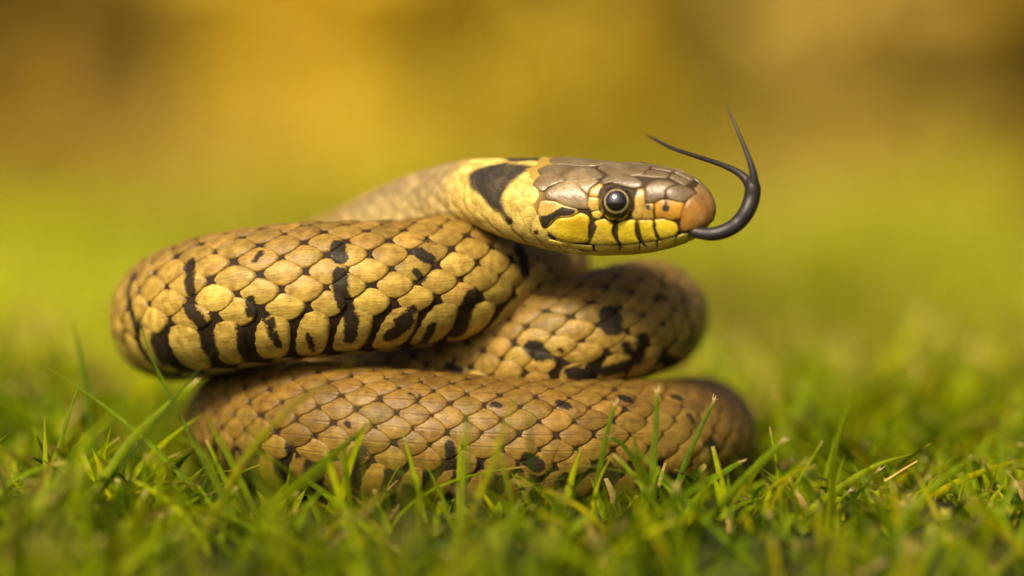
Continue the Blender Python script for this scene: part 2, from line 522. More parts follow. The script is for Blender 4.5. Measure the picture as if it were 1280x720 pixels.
# ------------------------------------------------------------------ head shields
HO = OCC; HR = interp(np.array([1.6]), side)[0]                # mirror plane of the head
def mirror(p):
    return p - 2 * ((p - interp(np.full(len(p), 1.6), cen)) @ HR)[:, None] * HR
DARK = [  # black marks on the lips and temples, picture points
    [(678, 286), (673, 270), (684, 269), (694, 264), (703, 258), (722, 262), (716, 269), (698, 271), (692, 274), (685, 282), (681, 287)],
    [(735, 281), (738, 276), (748, 279.5), (746, 285), (740, 300), (736, 303), (735, 292)],
    [(766, 281), (771, 276), (774, 283), (773, 293), (776, 303), (780, 309), (776, 310), (769, 300), (764, 288)],
    [(793, 277), (800, 275), (801, 285), (803, 294), (810, 308), (804, 306), (797, 299), (793, 289)],
    [(816, 275), (820, 276), (820, 285), (826, 296), (830, 301), (825, 302), (819, 294), (816, 284)],
    [(846, 276), (850, 273), (851, 290), (847, 291)],
    [(791, 237), (797, 237), (800, 243), (795, 246), (791, 243)],
    [(806, 256), (812, 255), (815, 263), (811, 262), (807, 260)],
    [(816, 262), (819, 258), (820, 272), (817, 272)],
    [(829, 244), (834, 246), (834, 256), (830, 256)],
    [(741, 304), (744, 304), (744.5, 314), (742, 314)]]
dark_st = [np.array([to_st(GH, *p) for p in d]) * np.array([1, .62]) for d in DARK]

def resample(poly, m, rnd=.35):
    poly = np.asarray(poly, float)
    for _ in range(2):                                     # corner rounding
        nx = np.roll(poly, -1, 0)
        poly = np.stack([poly * (1 - rnd * .6) + nx * rnd * .6, poly * rnd * .6 + nx * (1 - rnd * .6)], 1).reshape(-1, 2)
    e = np.linalg.norm(np.roll(poly, -1, 0) - poly, axis=1)
    c = np.concatenate([[0], np.cumsum(e)])
    q = np.linspace(0, c[-1], m, endpoint=False)
    pl = np.vstack([poly, poly[:1]])
    return np.stack([np.interp(q, c, pl[:, k]) for k in (0, 1)], 1)
POLYS = []
def plate(name, poly, color, st=False, dome=.018, mirrored=True, shrink=1.0, m=40, dark=True, rnd=.14, grow=.006, label=None):
    K = np.array([1, .62])
    if not st:
        poly = [to_st(GH, *p) for p in poly]
    poly = np.array(poly) * K
    b = resample(poly, m, rnd)
    c = b.mean(0)
    ln = np.linalg.norm(b - c, axis=1)[:, None]
    b = c + (b - c) * (ln + grow) / ln
    POLYS.append(b / K)
    rings = [1.0, .985, .93, .78, .5, .25]
    hh = [-.010, .006, .6 * dome + .006, .85 * dome + .006, dome + .006, dome + .007]
    q = np.vstack([c + (b - c) * shrink * r for r in rings] + [c[None]])
    hv = np.concatenate([np.full(m, x) for x in hh] + [[dome + .007]])
    rho = np.concatenate([np.full(m, r) for r in rings] + [[0]])
    st_ = q / K
    if mirrored:
        st_[:, 1] = np.minimum(st_[:, 1], -.006)
    st_[:, 0] = np.maximum(st_[:, 0], .004)
    v = S(st_[:, 0], st_[:, 1]) + Sn(st_[:, 0], st_[:, 1]) * hv[:, None]
    nr = len(rings)
    f = [(r * m + k, r * m + (k + 1) % m, (r + 1) * m + (k + 1) % m, (r + 1) * m + k) for r in range(nr - 1) for k in range(m)]
    f += [((nr - 1) * m + k, (nr - 1) * m + (k + 1) % m, nr * m) for k in range(m)]
    dk = np.full(len(v), -.5)
    if dark:
        for d in dark_st:
            dk = np.maximum(dk, poly_sd(d, q))
    n = len(v)
    at = {"tint": rgba(np.array(color) * np.exp(rng.normal(0, .06)), n), "bar": dk,
          "lab": np.stack([st_[:, 0], st_[:, 1], rho], 1)}
    o = link(name, mesh(name, v, f, BASE, attrs=at), M_SHIELD, snake)
    if label:
        o["label"] = label
    if mirrored:
        link(name, mesh(name, mirror(v), [tuple(reversed(x)) for x in f], BASE, attrs=at), M_SHIELD, snake)
    return o
def c1(pts): return [(720 + x / 5.144, 190 + y / 5.144) for x, y in pts]
def c2(pts): return [(570 + x / 5.144, 185 + y / 5.144) for x, y in pts]
R = math.radians
BROWN, TEMP, YEL, CREAM = (.145, .112, .060), (.21, .162, .080), (.68, .53, .026), (.56, .46, .06)
NASAL, ORANGE, OCUL = (.48, .26, .030), (.36, .185, .040), (.42, .29, .055)
HS = "head_shield"
plate(HS, c1([(580, 250), (600, 230), (660, 218), (725, 232), (775, 268), (745, 290), (700, 325), (640, 318), (590, 300), (575, 275)]), BROWN)
plate(HS, c1([(510, 328), (540, 312), (582, 306), (640, 322), (698, 330), (685, 375), (672, 430), (620, 438), (570, 428), (515, 425), (503, 380)]), NASAL)
plate(HS, c1([(440, 225), (470, 200), (530, 182), (590, 190), (655, 214), (600, 228), (576, 250), (572, 288), (582, 304), (540, 310), (505, 328), (455, 332), (446, 285)]), BROWN)
plate(HS, c1([(443, 336), (500, 332), (502, 380), (510, 428), (470, 434), (435, 437), (437, 380)]), OCUL)
plate(HS, c1([(372, 262), (400, 238), (438, 232), (446, 290), (440, 340), (432, 437), (385, 440), (362, 410), (384, 350), (380, 290)]), OCUL)
plate(HS, c1([(160, 190), (205, 155), (280, 141), (360, 158), (440, 200), (432, 232), (380, 244), (325, 230), (270, 212), (215, 206), (172, 214)]), BROWN, dome=.03)
plate(HS, c1([(92, 240), (162, 203), (172, 220), (152, 255), (146, 292), (84, 285)]), OCUL)
plate(HS, c1([(84, 289), (147, 296), (148, 375), (100, 382), (80, 350)]), OCUL)
plate(HS, c1([(100, 386), (148, 378), (168, 405), (150, 430), (112, 420)]), CREAM)
plate(HS, c2([(490, 235), (530, 185), (640, 148), (765, 192), (680, 218), (598, 255), (568, 284), (540, 278)]), TEMP)
plate(HS, c2([(572, 290), (600, 258), (690, 216), (770, 198), (800, 250), (850, 310), (856, 395), (770, 390), (690, 368), (640, 342), (578, 332)]), TEMP)
plate(HS, c1([(8, 170), (155, 185), (90, 238), (80, 282), (30, 235), (5, 205)]), TEMP)
# top of the head (given along / round the head)
plate(HS, [(.98, R(-15)), (.98, R(15)), (1.2, R(21)), (1.5, R(19)), (1.82, 0), (1.5, R(-19)), (1.2, R(-21))], BROWN, st=True, mirrored=False, dark=False)
plate(HS, [(1.56, R(-20)), (1.86, R(-1)), (2.60, R(-1)), (2.72, R(-14)), (2.5, R(-30)), (2.1, R(-36)), (1.75, R(-33))], (.155, .120, .065), st=True, dark=False)
plate(HS, [(.62, R(-2)), (.96, R(-2)), (.98, R(-15)), (1.08, R(-20)), (.82, R(-20)), (.62, R(-16))], BROWN, st=True, dark=False)
plate(HS, [(.30, R(-2)), (.60, R(-2)), (.60, R(-14)), (.46, R(-17)), (.34, R(-22))], BROWN, st=True, dark=False)
# temple below the big temporal shield, last upper lip shield
plate(HS, c2([(540, 345), (580, 335), (640, 345), (690, 370), (775, 392), (790, 415), (740, 445), (650, 450), (590, 505), (560, 520), (535, 470), (528, 420)]), (.55, .40, .10))
LIP = "lip_scale"
plate(LIP, c2([(592, 510), (652, 452), (745, 447), (800, 418), (855, 440), (868, 520), (862, 605), (760, 606), (680, 590), (610, 556), (575, 525)]), YEL, dome=.026)
plate(LIP, c1([(80, 590), (95, 480), (130, 445), (190, 432), (238, 462), (240, 520), (284, 590), (180, 596)]), YEL, dome=.024)
plate(LIP, c1([(252, 470), (292, 452), (388, 436), (386, 540), (418, 578), (296, 592), (250, 530)]), YEL, dome=.024)
plate(LIP, c1([(392, 440), (494, 437), (505, 500), (532, 562), (430, 576), (392, 535), (385, 490)]), YEL, dome=.022)
plate(LIP, c1([(498, 440), (560, 432), (640, 455), (668, 495), (645, 530), (545, 560), (514, 500)]), YEL, dome=.022)
# rostral shield wraps the snout tip
def near_s(px, py): return to_st(GH, px, py)
ro = [near_s(*p) for p in [(887, 283), (876, 284.5), (863, 287.5), (850.5, 289), (851, 280), (852, 271), (855, 259), (859, 251), (866, 245), (873, 242)]]
ro = [(max(a, .05), b) for a, b in ro]
edge = np.array(ro + [(.24, R(-12)), (.22, 0.0)])
edge = edge[np.argsort(edge[:, 1])]
lo = edge[0, 1]
NT_, NU = 64, 12
tg_ = np.linspace(lo, -lo, NT_)
fe = np.interp(-np.abs(tg_), edge[:, 1], edge[:, 0]) + .004
uu = np.concatenate([np.linspace(.0, .9, NU - 3), [.96, .99, 1.0]])
sg_ = np.maximum(uu[:, None] * fe[None], .0015)
hg = (np.interp(uu, [0, .7, .9, .96, .99, 1.0], [.022, .022, .018, .013, .006, -.01]))[:, None] + 0 * sg_
ed = np.minimum(np.arange(NT_), np.arange(NT_)[::-1])
hg = np.where((ed < 2)[None], np.minimum(hg, np.array([-.01, .01])[np.minimum(ed, 1)][None]), hg)
tgg = np.broadcast_to(tg_[None], sg_.shape)
v = (S(sg_, tgg) + Sn(np.maximum(sg_, .03), tgg) * hg[..., None]).reshape(-1, 3)
f = [(i * NT_ + k, i * NT_ + k + 1, (i + 1) * NT_ + k + 1, (i + 1) * NT_ + k) for i in range(NU - 1) for k in range(NT_ - 1)]
wt = np.clip((R(62) - np.abs(tgg.ravel())) / R(30), 0, 1)[:, None] * np.clip(np.repeat(uu, NT_) * 2 - .3, 0, 1)[:, None] * .8
rost = np.array(ORANGE) * (1 - wt) + np.array([.17, .115, .055]) * wt
link(HS, mesh(HS, v, f, BASE, attrs={"tint": rgba(rost), "bar": np.full(len(v), -.5), "lab": np.stack([sg_.ravel(), tgg.ravel(), np.repeat(uu, NT_)], 1)}), M_SHIELD, snake, label="orange brown shield at the tip of the snout")
# lower lip row and chin
mx = np.array([(683, 297), (702, 301.5), (736, 305.6), (774, 305.6), (798, 303), (825, 299.8), (844, 294.5), (852, 291.5), (872, 288), (884, 285)])
lx = np.array([(683, 303), (700, 306.5), (720, 310), (743, 313), (778, 315), (800, 314), (845, 307), (868, 300), (880, 294)])
ym = lambda x: np.interp(x, mx[:, 0], mx[:, 1]); yl = lambda x: np.interp(x, lx[:, 0], lx[:, 1])
xs = [880, 861, 845, 822, 800, 775, 743, 712, 686]
for x1, x0 in zip(xs[:-1], xs[1:]):
    t = np.linspace(x0 + .7, x1 - .7, 5)
    plate(LIP, [(x, ym(x) + 1.0) for x in t] + [(x, yl(x)) for x in t[::-1]], CREAM, dome=.012, m=28)
# nostril
def lens(name, px, py, r, mat, lift):
    s0, t0 = to_st(GH, px, py)
    o, n = S(s0, t0), Sn(s0, t0)
    t1 = np.cross(n, [0, 0, 1.]); t1 /= np.linalg.norm(t1); t2 = np.cross(n, t1)
    v, f = [], []
    for a in range(5):
        for k in range(16):
            q = 2 * math.pi * k / 16
            rr_ = r * (1.0, .9, .68, .4, .15)[a]
            v.append(o + t1 * rr_ * math.cos(q) * 1.05 + t2 * rr_ * math.sin(q) + n * (lift + (-.03, .006, .006, .004, .003)[a]))
    for a in range(4):
        f += [(a * 16 + k, a * 16 + (k + 1) % 16, (a + 1) * 16 + (k + 1) % 16, (a + 1) * 16 + k) for k in range(16)]
    f.append(tuple(64 + k for k in range(16)))
    v = np.array(v)
    link(name, mesh(name, v, f, BASE), mat, snake)
    link(name, mesh(name, mirror(v), [tuple(reversed(x)) for x in f], BASE), mat, snake)
M_NOSTRIL = mat_simple("nostril_dark", (.006, .005, .004), (.02, .014, .01), 900, .6)
lens("nostril", 832.4, 259.5, .055, M_NOSTRIL, .026)

# ------------------------------------------------------------------ scales
ELL = .53 * np.clip(RB, .05, None) ** .85
ELL = ELL * (1 - .12 * np.clip((SG - 26) / 4, 0, 1))
ELL = np.where(SG < 5, np.minimum(ELL, .34), ELL)
phi = np.cumsum(.02 / ELL)
DTH = math.radians(14.4)
MA = 16
ang = np.linspace(0, 2 * math.pi, MA, endpoint=False)
RHO = [.30, .58, .80, .93, 1.0]
ca, sa = np.cos(ang), np.sin(ang)
def outline(pe, pw):
    ux, uy = np.sign(ca) * np.abs(ca) ** (2 / pe), np.sign(sa) * np.abs(sa) ** (2 / pw)
    return np.concatenate([[0]] + [r * ux for r in RHO]), np.concatenate([[0]] + [r * uy for r in RHO])
la0, lb0 = outline(1.66, 1.72)
la1, lb1 = outline(2.9, 2.4)                             # the tall scales low on the flank
lr = np.concatenate([[0]] + [np.full(MA, r) for r in RHO])
NV = len(lr)
sf = [(0, 1 + k, 1 + (k + 1) % MA) for k in range(MA)]
sq = [(1 + r * MA + k, 1 + (r + 1) * MA + k, 1 + (r + 1) * MA + (k + 1) % MA, 1 + r * MA + (k + 1) % MA) for r in range(len(RHO) - 1) for k in range(MA)]
SF = sf + sq
sc_s, sc_t, sc_l, sc_w, sc_j, sc_e = [], [], [], [], [], []
pmax = phi[-1]
for k in np.arange(1, pmax - 2):
    s = np.interp(k, phi, SG)
    E, DT = (8, DTH) if s < 28 else (9, R(12.6))
    for j in range(-E, E + 1):
        p = k + .5 * (j % 2)
        s = np.interp(p, phi, SG)
        a = abs(j)
        th = abs(j) * DT
        half = DT * 1.0
        if a == E:
            th = R(133); half = R(28)
        elif a == E - 1:
            half = DT * 1.06
        if s < 2.0 or s > LTOT - .6:
            continue
        if s < 3.3:
            q1 = np.array([[s + ds_, -th + dt_] for ds_ in (-.10, 0, .08) for dt_ in (-.08, 0, .08)])
            if any(inside(pl, q1).sum() >= 2 for pl in POLYS):
                continue
        sc_s.append(s); sc_t.append(math.copysign(th, j) if j else 0.0); sc_j.append(j); sc_e.append(E - a)
        sc_l.append(np.interp(s, SG, ELL) * .5); sc_w.append(half)
    s = np.interp(k, phi, SG)
    if s > 1.6 and s < LTOT - .6:
        sc_s.append(s); sc_t.append(math.pi); sc_j.append(10); sc_e.append(-1); sc_l.append(np.interp(s, SG, ELL) * .56); sc_w.append(math.radians(26))
sc_s, sc_t, sc_l, sc_w, sc_j, sc_e = map(np.array, (sc_s, sc_t, sc_l, sc_w, sc_j, sc_e))
NS = len(sc_s)
jit = np.random.default_rng(11)
sc_sj = sc_s + jit.normal(0, .012, NS); sc_tj = sc_t + jit.normal(0, .010, NS)
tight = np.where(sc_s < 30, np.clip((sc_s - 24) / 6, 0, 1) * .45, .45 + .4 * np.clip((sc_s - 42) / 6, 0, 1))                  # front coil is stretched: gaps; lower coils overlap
sizel = (.95 + .06 * tight) * jit.uniform(.96, 1.05, NS); sizew = (.86 + .04 * tight) * jit.uniform(.95, 1.05, NS)
nkk = np.clip((7 - sc_s) / 2, 0, 1)
sizel = sizel * (1 + .14 * nkk); sizew = sizew * (1 + .26 * nkk)
edge_row = sc_e == 0
la = np.where(edge_row[:, None], la1[None], la0[None]); lb = np.where(edge_row[:, None], lb1[None], lb0[None])
sizel = np.where(edge_row, sizel * 1.0, sizel); sizew = np.where(edge_row, jit.uniform(.95, 1.06, NS), sizew)
sv = sc_sj[:, None] + la * (sc_l * sizel)[:, None]
slant = np.where(edge_row, .10 * np.sign(sc_j), 0.0)
sv = sv - np.where(edge_row[:, None], (lb * np.sign(sc_j)[:, None]) * .11, 0.0)
tv = sc_tj[:, None] + lb * (sc_w * sizew)[:, None]
rr = np.clip(interp(sc_s, RB), .1, 1)
h = (.030 * (1 - lr ** 2.6) + .004)[None] + .020 * la + .006 * np.exp(-(lb / .12) ** 2) * (lr < .9)[None] * (~edge_row)[:, None]
h = np.where(lr[None] > .99, -.022 + 0 * h, h) * (rr ** .9)[:, None]
h = h * ((1 - .5 * nkk) * (.98 - .10 * tight))[:, None]
h = np.where((sc_j == 10)[:, None], h * .4, h)
vv = S(sv, tv) + Sn(sv, tv) * h[..., None]
# colours
def lerp(a, b, t): return np.asarray(a) * (1 - t)[:, None] + np.asarray(b) * t[:, None]
fl = np.clip((np.abs(sc_t) - .55) / 1.5, 0, 1)
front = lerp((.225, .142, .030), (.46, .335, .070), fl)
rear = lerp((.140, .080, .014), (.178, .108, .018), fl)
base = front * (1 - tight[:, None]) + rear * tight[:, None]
nk = np.clip((9.0 - sc_s) / 3.0, 0, 1)
base = base * (1 - nk[:, None]) + lerp((.27, .205, .10), (.50, .40, .16), np.clip((np.abs(sc_t) - .9) / .9, 0, 1)) * nk[:, None]
cl = np.clip((4.3 - sc_s) / .5, 0, 1)
base = base * (1 - cl[:, None]) + np.array([.62, .48, .13]) * cl[:, None]
base = np.where((sc_j == 10)[:, None], np.array([.30, .26, .16]), base)
base = base * np.exp(jit.normal(0, .13, NS))[:, None] * (1 + jit.normal(0, .02, (NS, 3)))
tint = np.repeat(base[:, None], NV, 1)
bar = bar_value(sv.ravel(), tv.ravel()).reshape(sv.shape)
q = np.stack([sv.ravel(), -np.abs(tv.ravel()) * .55], 1)
npoly = nape * np.array([1, .55])
near = (sc_s < 6)
qn = np.repeat(near, NV)
nb = np.full(q.shape[0], -.5)
nb[qn] = poly_sd(npoly, q[qn])
npm = np.clip(nb.reshape(bar.shape) / .07 + .5, 0, 1)[..., None] * jit.uniform(.96, 1.0, NS)[:, None, None]
tint = tint * (1 - npm) + np.array([.036, .032, .028]) * npm
nb[:] = -.5
for c in throat_spots:
    d = np.linalg.norm((np.stack([sv.ravel(), -np.abs(tv.ravel())], 1) - c) * np.array([1, .55]), axis=1)
    nb[qn] = np.maximum(nb[qn], .05 - d[qn])
bar = np.maximum(bar, nb.reshape(bar.shape))
rowdark = np.where(edge_row, jit.uniform(.45, 1.1, NS) - .5 * np.clip((sc_s - 42) / 8, 0, 1), np.where(sc_e == 1, jit.uniform(.6, 1.7, NS), 9.0)) + 9 * (sc_s < 7)  # black rear margins; widened on the lowest coil to paint in shade underneath
bar = np.maximum(bar, (la - rowdark[:, None]) * .2)
bar = np.maximum(bar, np.where(edge_row[:, None] & (sc_s > 7)[:, None], (lb * np.sign(sc_j)[:, None] - jit.uniform(.5, 1.1, NS)[:, None]) * .3, -.5))
lab = np.stack(np.broadcast_arrays(la, lb, lr[None] + 0 * sv), -1)
keel = np.repeat((np.where((sc_e > 0) & (sc_s > 5), 1.0, 0.0) * (.35 + .65 * tight) * jit.uniform(.3, 1, NS))[:, None], NV, 1)
# which scales show: facing the camera, in frame, not behind another coil
cpos = S(sc_s, sc_t); cn = Sn(sc_s, sc_t)
todir = CAM - cpos; dist = np.linalg.norm(todir, axis=1); cosv = (cn * todir).sum(1) / dist
area = sc_l * sc_w * interp(sc_s, RB) * np.clip(cosv, 0, 1)
for k in np.where(cosv > .05)[0]:
    d = -todir[k] / dist[k]
    hit = bvh.ray_cast(Vector(CAM), Vector(d))
    if hit[0] is not None and hit[3] < dist[k] - .3:
        area[k] = 0
order = np.argsort(-area)
single = [k for k in order[:300] if area[k] > 0]
rest = np.array(sorted(set(range(NS)) - set(single)))
for k in single:
    me = mesh("scale", vv[k], SF, BASE, attrs={"tint": rgba(tint[k]), "bar": bar[k], "lab": lab[k], "keel": keel[k]})
    link("scale", me, M_SCALE, snake)
nv = NV
tri = np.array(sf); qd = np.array(sq)
off = (np.arange(len(rest)) * nv)[:, None, None]
faces = (np.array(sf)[None] + off).reshape(-1, 3)
# fan triangles are written as quads' first half: build with two calls joined
me = bpy.data.meshes.new("scale_covering")
V = (vv[rest].reshape(-1, 3) - BASE) * U
F3 = faces; F4 = (qd[None] + off).reshape(-1, 4)
me.vertices.add(len(V)); me.vertices.foreach_set("co", V.astype(np.float32).ravel())
me.loops.add(F3.size + F4.size)
me.loops.foreach_set("vertex_index", np.concatenate([F3.ravel(), F4.ravel()]).astype(np.int32))
me.polygons.add(len(F3) + len(F4))
me.polygons.foreach_set("loop_start", np.concatenate([np.arange(len(F3)) * 3, F3.size + np.arange(len(F4)) * 4]).astype(np.int32))
me.update(calc_edges=True)
me.polygons.foreach_set("use_smooth", np.ones(len(me.polygons), bool))
for an, av in (("bar", bar[rest].ravel()), ("keel", keel[rest].ravel())):
    a = me.attributes.new(an, 'FLOAT', 'POINT'); a.data.foreach_set("value", av.astype(np.float32))
a = me.attributes.new("tint", 'FLOAT_COLOR', 'POINT'); a.data.foreach_set("color", rgba(tint[rest].reshape(-1, 3)).astype(np.float32).ravel())
a = me.attributes.new("lab", 'FLOAT_VECTOR', 'POINT'); a.data.foreach_set("vector", lab[rest].reshape(-1, 3).astype(np.float32).ravel())
link("scale_covering", me, M_SCALE, snake, kind="stuff")

# ------------------------------------------------------------------ eyes
def mat_eye():
    m = NT("eye_dark_iris")
    pos = m.obj()
    n = m.noise(pos, 3800, 3)
    c = m.mix(m.ramp(n, .56, .66), C4(.010, .007, .005), C4(.24, .15, .045))
    c = m.mix(m.ramp(m.noise(pos, 500, 2), .42, .6), C4(.010, .007, .005), c)
    m.principled(Base_Color=c, Roughness=.25, Coat_Weight=1.0, Coat_Roughness=.02, Specular_IOR_Level=.5)
    return m.m
M_EYE = mat_eye()
M_IRIS = mat_simple("eye_gold_ring", (.30, .20, .07), (.62, .46, .19), 3500, .3, .5, 1.0)
M_PUPIL = mat_simple("eye_pupil", (.002, .002, .002), (.004, .004, .004), 100, .08, .6, 1.0)
ER = .268
st0 = to_st(GH, 771.5, 254.5)
eye_c = S(*st0) - Sn(*st0) * .085
ec = proj(eye_c)
eye_c = eye_c + np.array([(771.5 - ec[0]) * .012, 0, -(254.3 - ec[1]) * .012])
g = np.array([(769.3 - 771.5) / 22., 0, (254.3 - 250.3) / 22.]); g[1] = -math.sqrt(1 - g @ g)
def cap(center, gaze, r, a0, a1, na, nk=40):
    t1 = np.cross(gaze, [0, 0, 1.]); t1 /= np.linalg.norm(t1); t2 = np.cross(t1, gaze)
    v = []
    A = np.linspace(a0, a1, na)
    for a in A:
        for k in range(nk):
            q = 2 * math.pi * k / nk
            v.append(center + r * (gaze * math.cos(a) + (t1 * math.cos(q) + t2 * math.sin(q)) * math.sin(a)))
    f = [(i * nk + k, i * nk + (k + 1) % nk, (i + 1) * nk + (k + 1) % nk, (i + 1) * nk + k) for i in range(na - 1) for k in range(nk)]
    return np.array(v), f
for side_ in (0, 1):
    flip = (lambda v: v) if side_ == 0 else mirror
    rev = (lambda f: f) if side_ == 0 else (lambda f: [tuple(reversed(x)) for x in f])
    v, f = cap(eye_c, g, ER, .001, 2.2, 24)
    eye = link("eye", mesh("eye", flip(v), rev(f), BASE), M_EYE, snake)
    v, f = cap(eye_c, g, ER * 1.004, R(35), R(41), 6)
    v2, f2 = cap(eye_c, g, ER * .99, R(29), R(42), 2)
    link("iris_ring", mesh("iris_ring", flip(v), rev(f), BASE), M_IRIS, eye)
    v, f = cap(eye_c, g, ER * 1.007, .001, R(37), 8)
    link("pupil", mesh("pupil", flip(v), rev(f), BASE), M_PUPIL, eye)

# ------------------------------------------------------------------ tongue
def tube(path, rads, nk=14, flat=1.0, per=8):
    path = np.array(path, float)
    c = catmull(path, per)
    r = np.interp(np.arange(len(c)) / per, np.arange(len(path)), rads)
    t = np.gradient(c, axis=0); t /= np.linalg.norm(t, axis=1)[:, None]
    ref = np.array([0, 1., 0])
    s_ = np.cross(t, ref); s_ /= np.linalg.norm(s_, axis=1)[:, None]
    u = np.cross(s_, t)
    q = np.linspace(0, 2 * math.pi, nk, endpoint=False)
    v = c[:, None] + r[:, None, None] * (np.cos(q)[None, :, None] * s_[:, None] + flat * np.sin(q)[None, :, None] * u[:, None])
    m = len(c)
    f = [(i * nk + k, i * nk + (k + 1) % nk, (i + 1) * nk + (k + 1) % nk, (i + 1) * nk + k) for i in range(m - 1) for k in range(nk)]
    f += [tuple(range(nk))[::-1], tuple((m - 1) * nk + k for k in range(nk))]
    return v.reshape(-1, 3), f
def join(parts):
    V, F, o = [], [], 0
    for v, f in parts:
        V.append(v); F += [tuple(i + o for i in x) for x in f]; o += len(v)
    return np.vstack(V), F
k_ = .0134
td = -.62
tg = [tube([P(845, 281, td + .35), P(864, 288.5, td + .05), P(878, 292, td), P(892, 292.5, td - .05), P(908, 288, td - .05), P(922, 279, td), P(933, 265, td), P(939.5, 248, td + .05), P(941, 234, td + .05), P(939, 222, td + .08)],
           [5 * k_, 6.2 * k_, 6.8 * k_, 7.6 * k_, 8.2 * k_, 8.7 * k_, 9.0 * k_, 9.2 * k_, 8.8 * k_, 6.2 * k_]),
      tube([P(940, 244, td + .08), P(935, 228, td + .12), P(926, 218, td + .2), P(906, 207.5, td + .4), P(874, 196.5, td + .8), P(840, 185, td + 1.2), P(821, 175.5, td + 1.5), P(808, 168, td + 1.7)],
           [6.5 * k_, 5.6 * k_, 4.3 * k_, 3.0 * k_, 2.5 * k_, 2.2 * k_, 1.7 * k_, .5 * k_]),
      tube([P(942, 242, td + .03), P(942.5, 226, td), P(940, 210, td), P(932.5, 188.5, td + .05), P(921.5, 162, td + .15), P(913.5, 143.5, td + .25), P(907.5, 128.5, td + .35)],
           [6 * k_, 5 * k_, 3.8 * k_, 2.6 * k_, 1.8 * k_, 1.1 * k_, .3 * k_])]
v, f = join(tg)
M_TONGUE = mat_simple("tongue_black", (.010, .008, .008), (.022, .017, .015), 300, .46, .35, 0.0)
link("tongue", mesh("tongue", v, f, BASE), M_TONGUE, snake, label="black forked tongue curling up from the mouth")

# ------------------------------------------------------------------ grass
low = cen[:, 2] < 2.2
tubeP, tubeR = cen[low][::8], RB[low][::8]
allP, allR = cen[230::10], RB[230::10]
def hits_snake(c, pad=.04):
    """c: (n, m, 3) points along blades -> blades that pass through the body"""
    n, m, _ = c.shape
    q = c.reshape(-1, 3)
    bad = np.zeros(len(q), bool)
    near = (np.abs(q[:, 0]) < 8) & (q[:, 1] > -2) & (q[:, 1] < 16)
    idx = np.where(near)[0]
    for a in range(0, len(idx), 4000):
        k = idx[a:a + 4000]
        d = np.linalg.norm(q[k, None] - allP[None], axis=2) - allR[None]
        bad[k] = d.min(1) < pad
    return bad.reshape(n, m).any(1)
def blade_lines(root, h, az, lean, bend, m):
    t = np.linspace(0, 1, m)[None]
    z = h[:, None] * (t - .5 * bend[:, None] * t ** 2 * .75) * np.cos(lean)[:, None]
    out = h[:, None] * (np.sin(lean)[:, None] * t + .62 * bend[:, None] * t ** 2)
    c = np.stack([root[:, 0, None] + out * np.sin(az)[:, None], root[:, 1, None] + out * np.cos(az)[:, None], root[:, 2, None] + z], -1)
    return c
def ribbons(c, w, face, cut, fold=True):
    """ribbon mesh along each line; w width at base, cut: 1 = mown square tip, 0 = pointed"""
    n, m, _ = c.shape
    t = np.linspace(0, 1, m)
    prof = (.75 + .5 * np.sin(math.pi * np.minimum(t * .9 + .1, 1)) * .5)[None] * (1 - (1 - cut)[:, None] * np.clip((t[None] - .35) / .65, 0, 1) ** 1.5 * .93 - cut[:, None] * .28 * t[None] ** 2)
    tg = np.gradient(c, axis=1); tg /= np.maximum(np.linalg.norm(tg, axis=2), 1e-9)[..., None]
    fv = np.stack([np.cos(face), np.sin(face), 0 * face], -1)[:, None]
    wv = fv - (fv * tg).sum(-1)[..., None] * tg
    wv /= np.maximum(np.linalg.norm(wv, axis=2), 1e-9)[..., None]
    nv_ = np.cross(wv, tg)
    hw_ = (w[:, None] * prof * .5)[..., None]
    if fold:
        v = np.stack([c - wv * hw_, c + nv_ * hw_ * .55, c + wv * hw_], 2)
        k = 3
    else:
        v = np.stack([c - wv * hw_, c + wv * hw_], 2)
        k = 2
    base_ = (np.arange(n) * m * k)[:, None, None]
    i = (np.arange(m - 1) * k)[None, :, None] + np.arange(k - 1)[None, None]
    q = base_ + i
    f = np.stack([q, q + 1, q + 1 + k, q + k], -1).reshape(-1, 4)
    tt_ = np.repeat(np.broadcast_to(t[None, :, None], (n, m, k)).reshape(-1), 1)
    return v.reshape(-1, 3), f, tt_, m * k
def blade_colors(n, rs, dry=.05, lush=0.0):
    pal = np.array([(.115, .172, .002), (.175, .240, .002), (.27, .315, .002), (.038, .065, .001), (.34, .315, .003)])
    pal = pal * (1 - lush) + np.array([(.36, .41, .0), (.42, .44, .0), (.30, .37, .0), (.24, .30, .0), (.46, .42, .001)]) * lush
    c = pal[rs.choice(5, n, p=[.28, .30, .18, .14, .10])] * np.exp(rs.normal(0, .18, n))[:, None]
    d = rs.random(n) < dry
    c[d] = np.array([.34, .24, .075]) * np.exp(rs.normal(0, .25, d.sum()))[:, None]
    return c
def tint_along(c, tt_, per, cut):
    n = len(c)
    C = np.repeat(c, per, 0)
    cu = np.repeat(cut, per)
    t = tt_
    pale = np.clip((.22 - t) / .22, 0, 1)[:, None] * .5
    C = C * (1 - pale) + np.array([.17, .165, .012]) * pale
    tipm = (np.clip((t - .955) / .02, 0, 1) * cu)[:, None]
    C = C * (1 - tipm) + np.array([.42, .32, .10]) * tipm
    return C

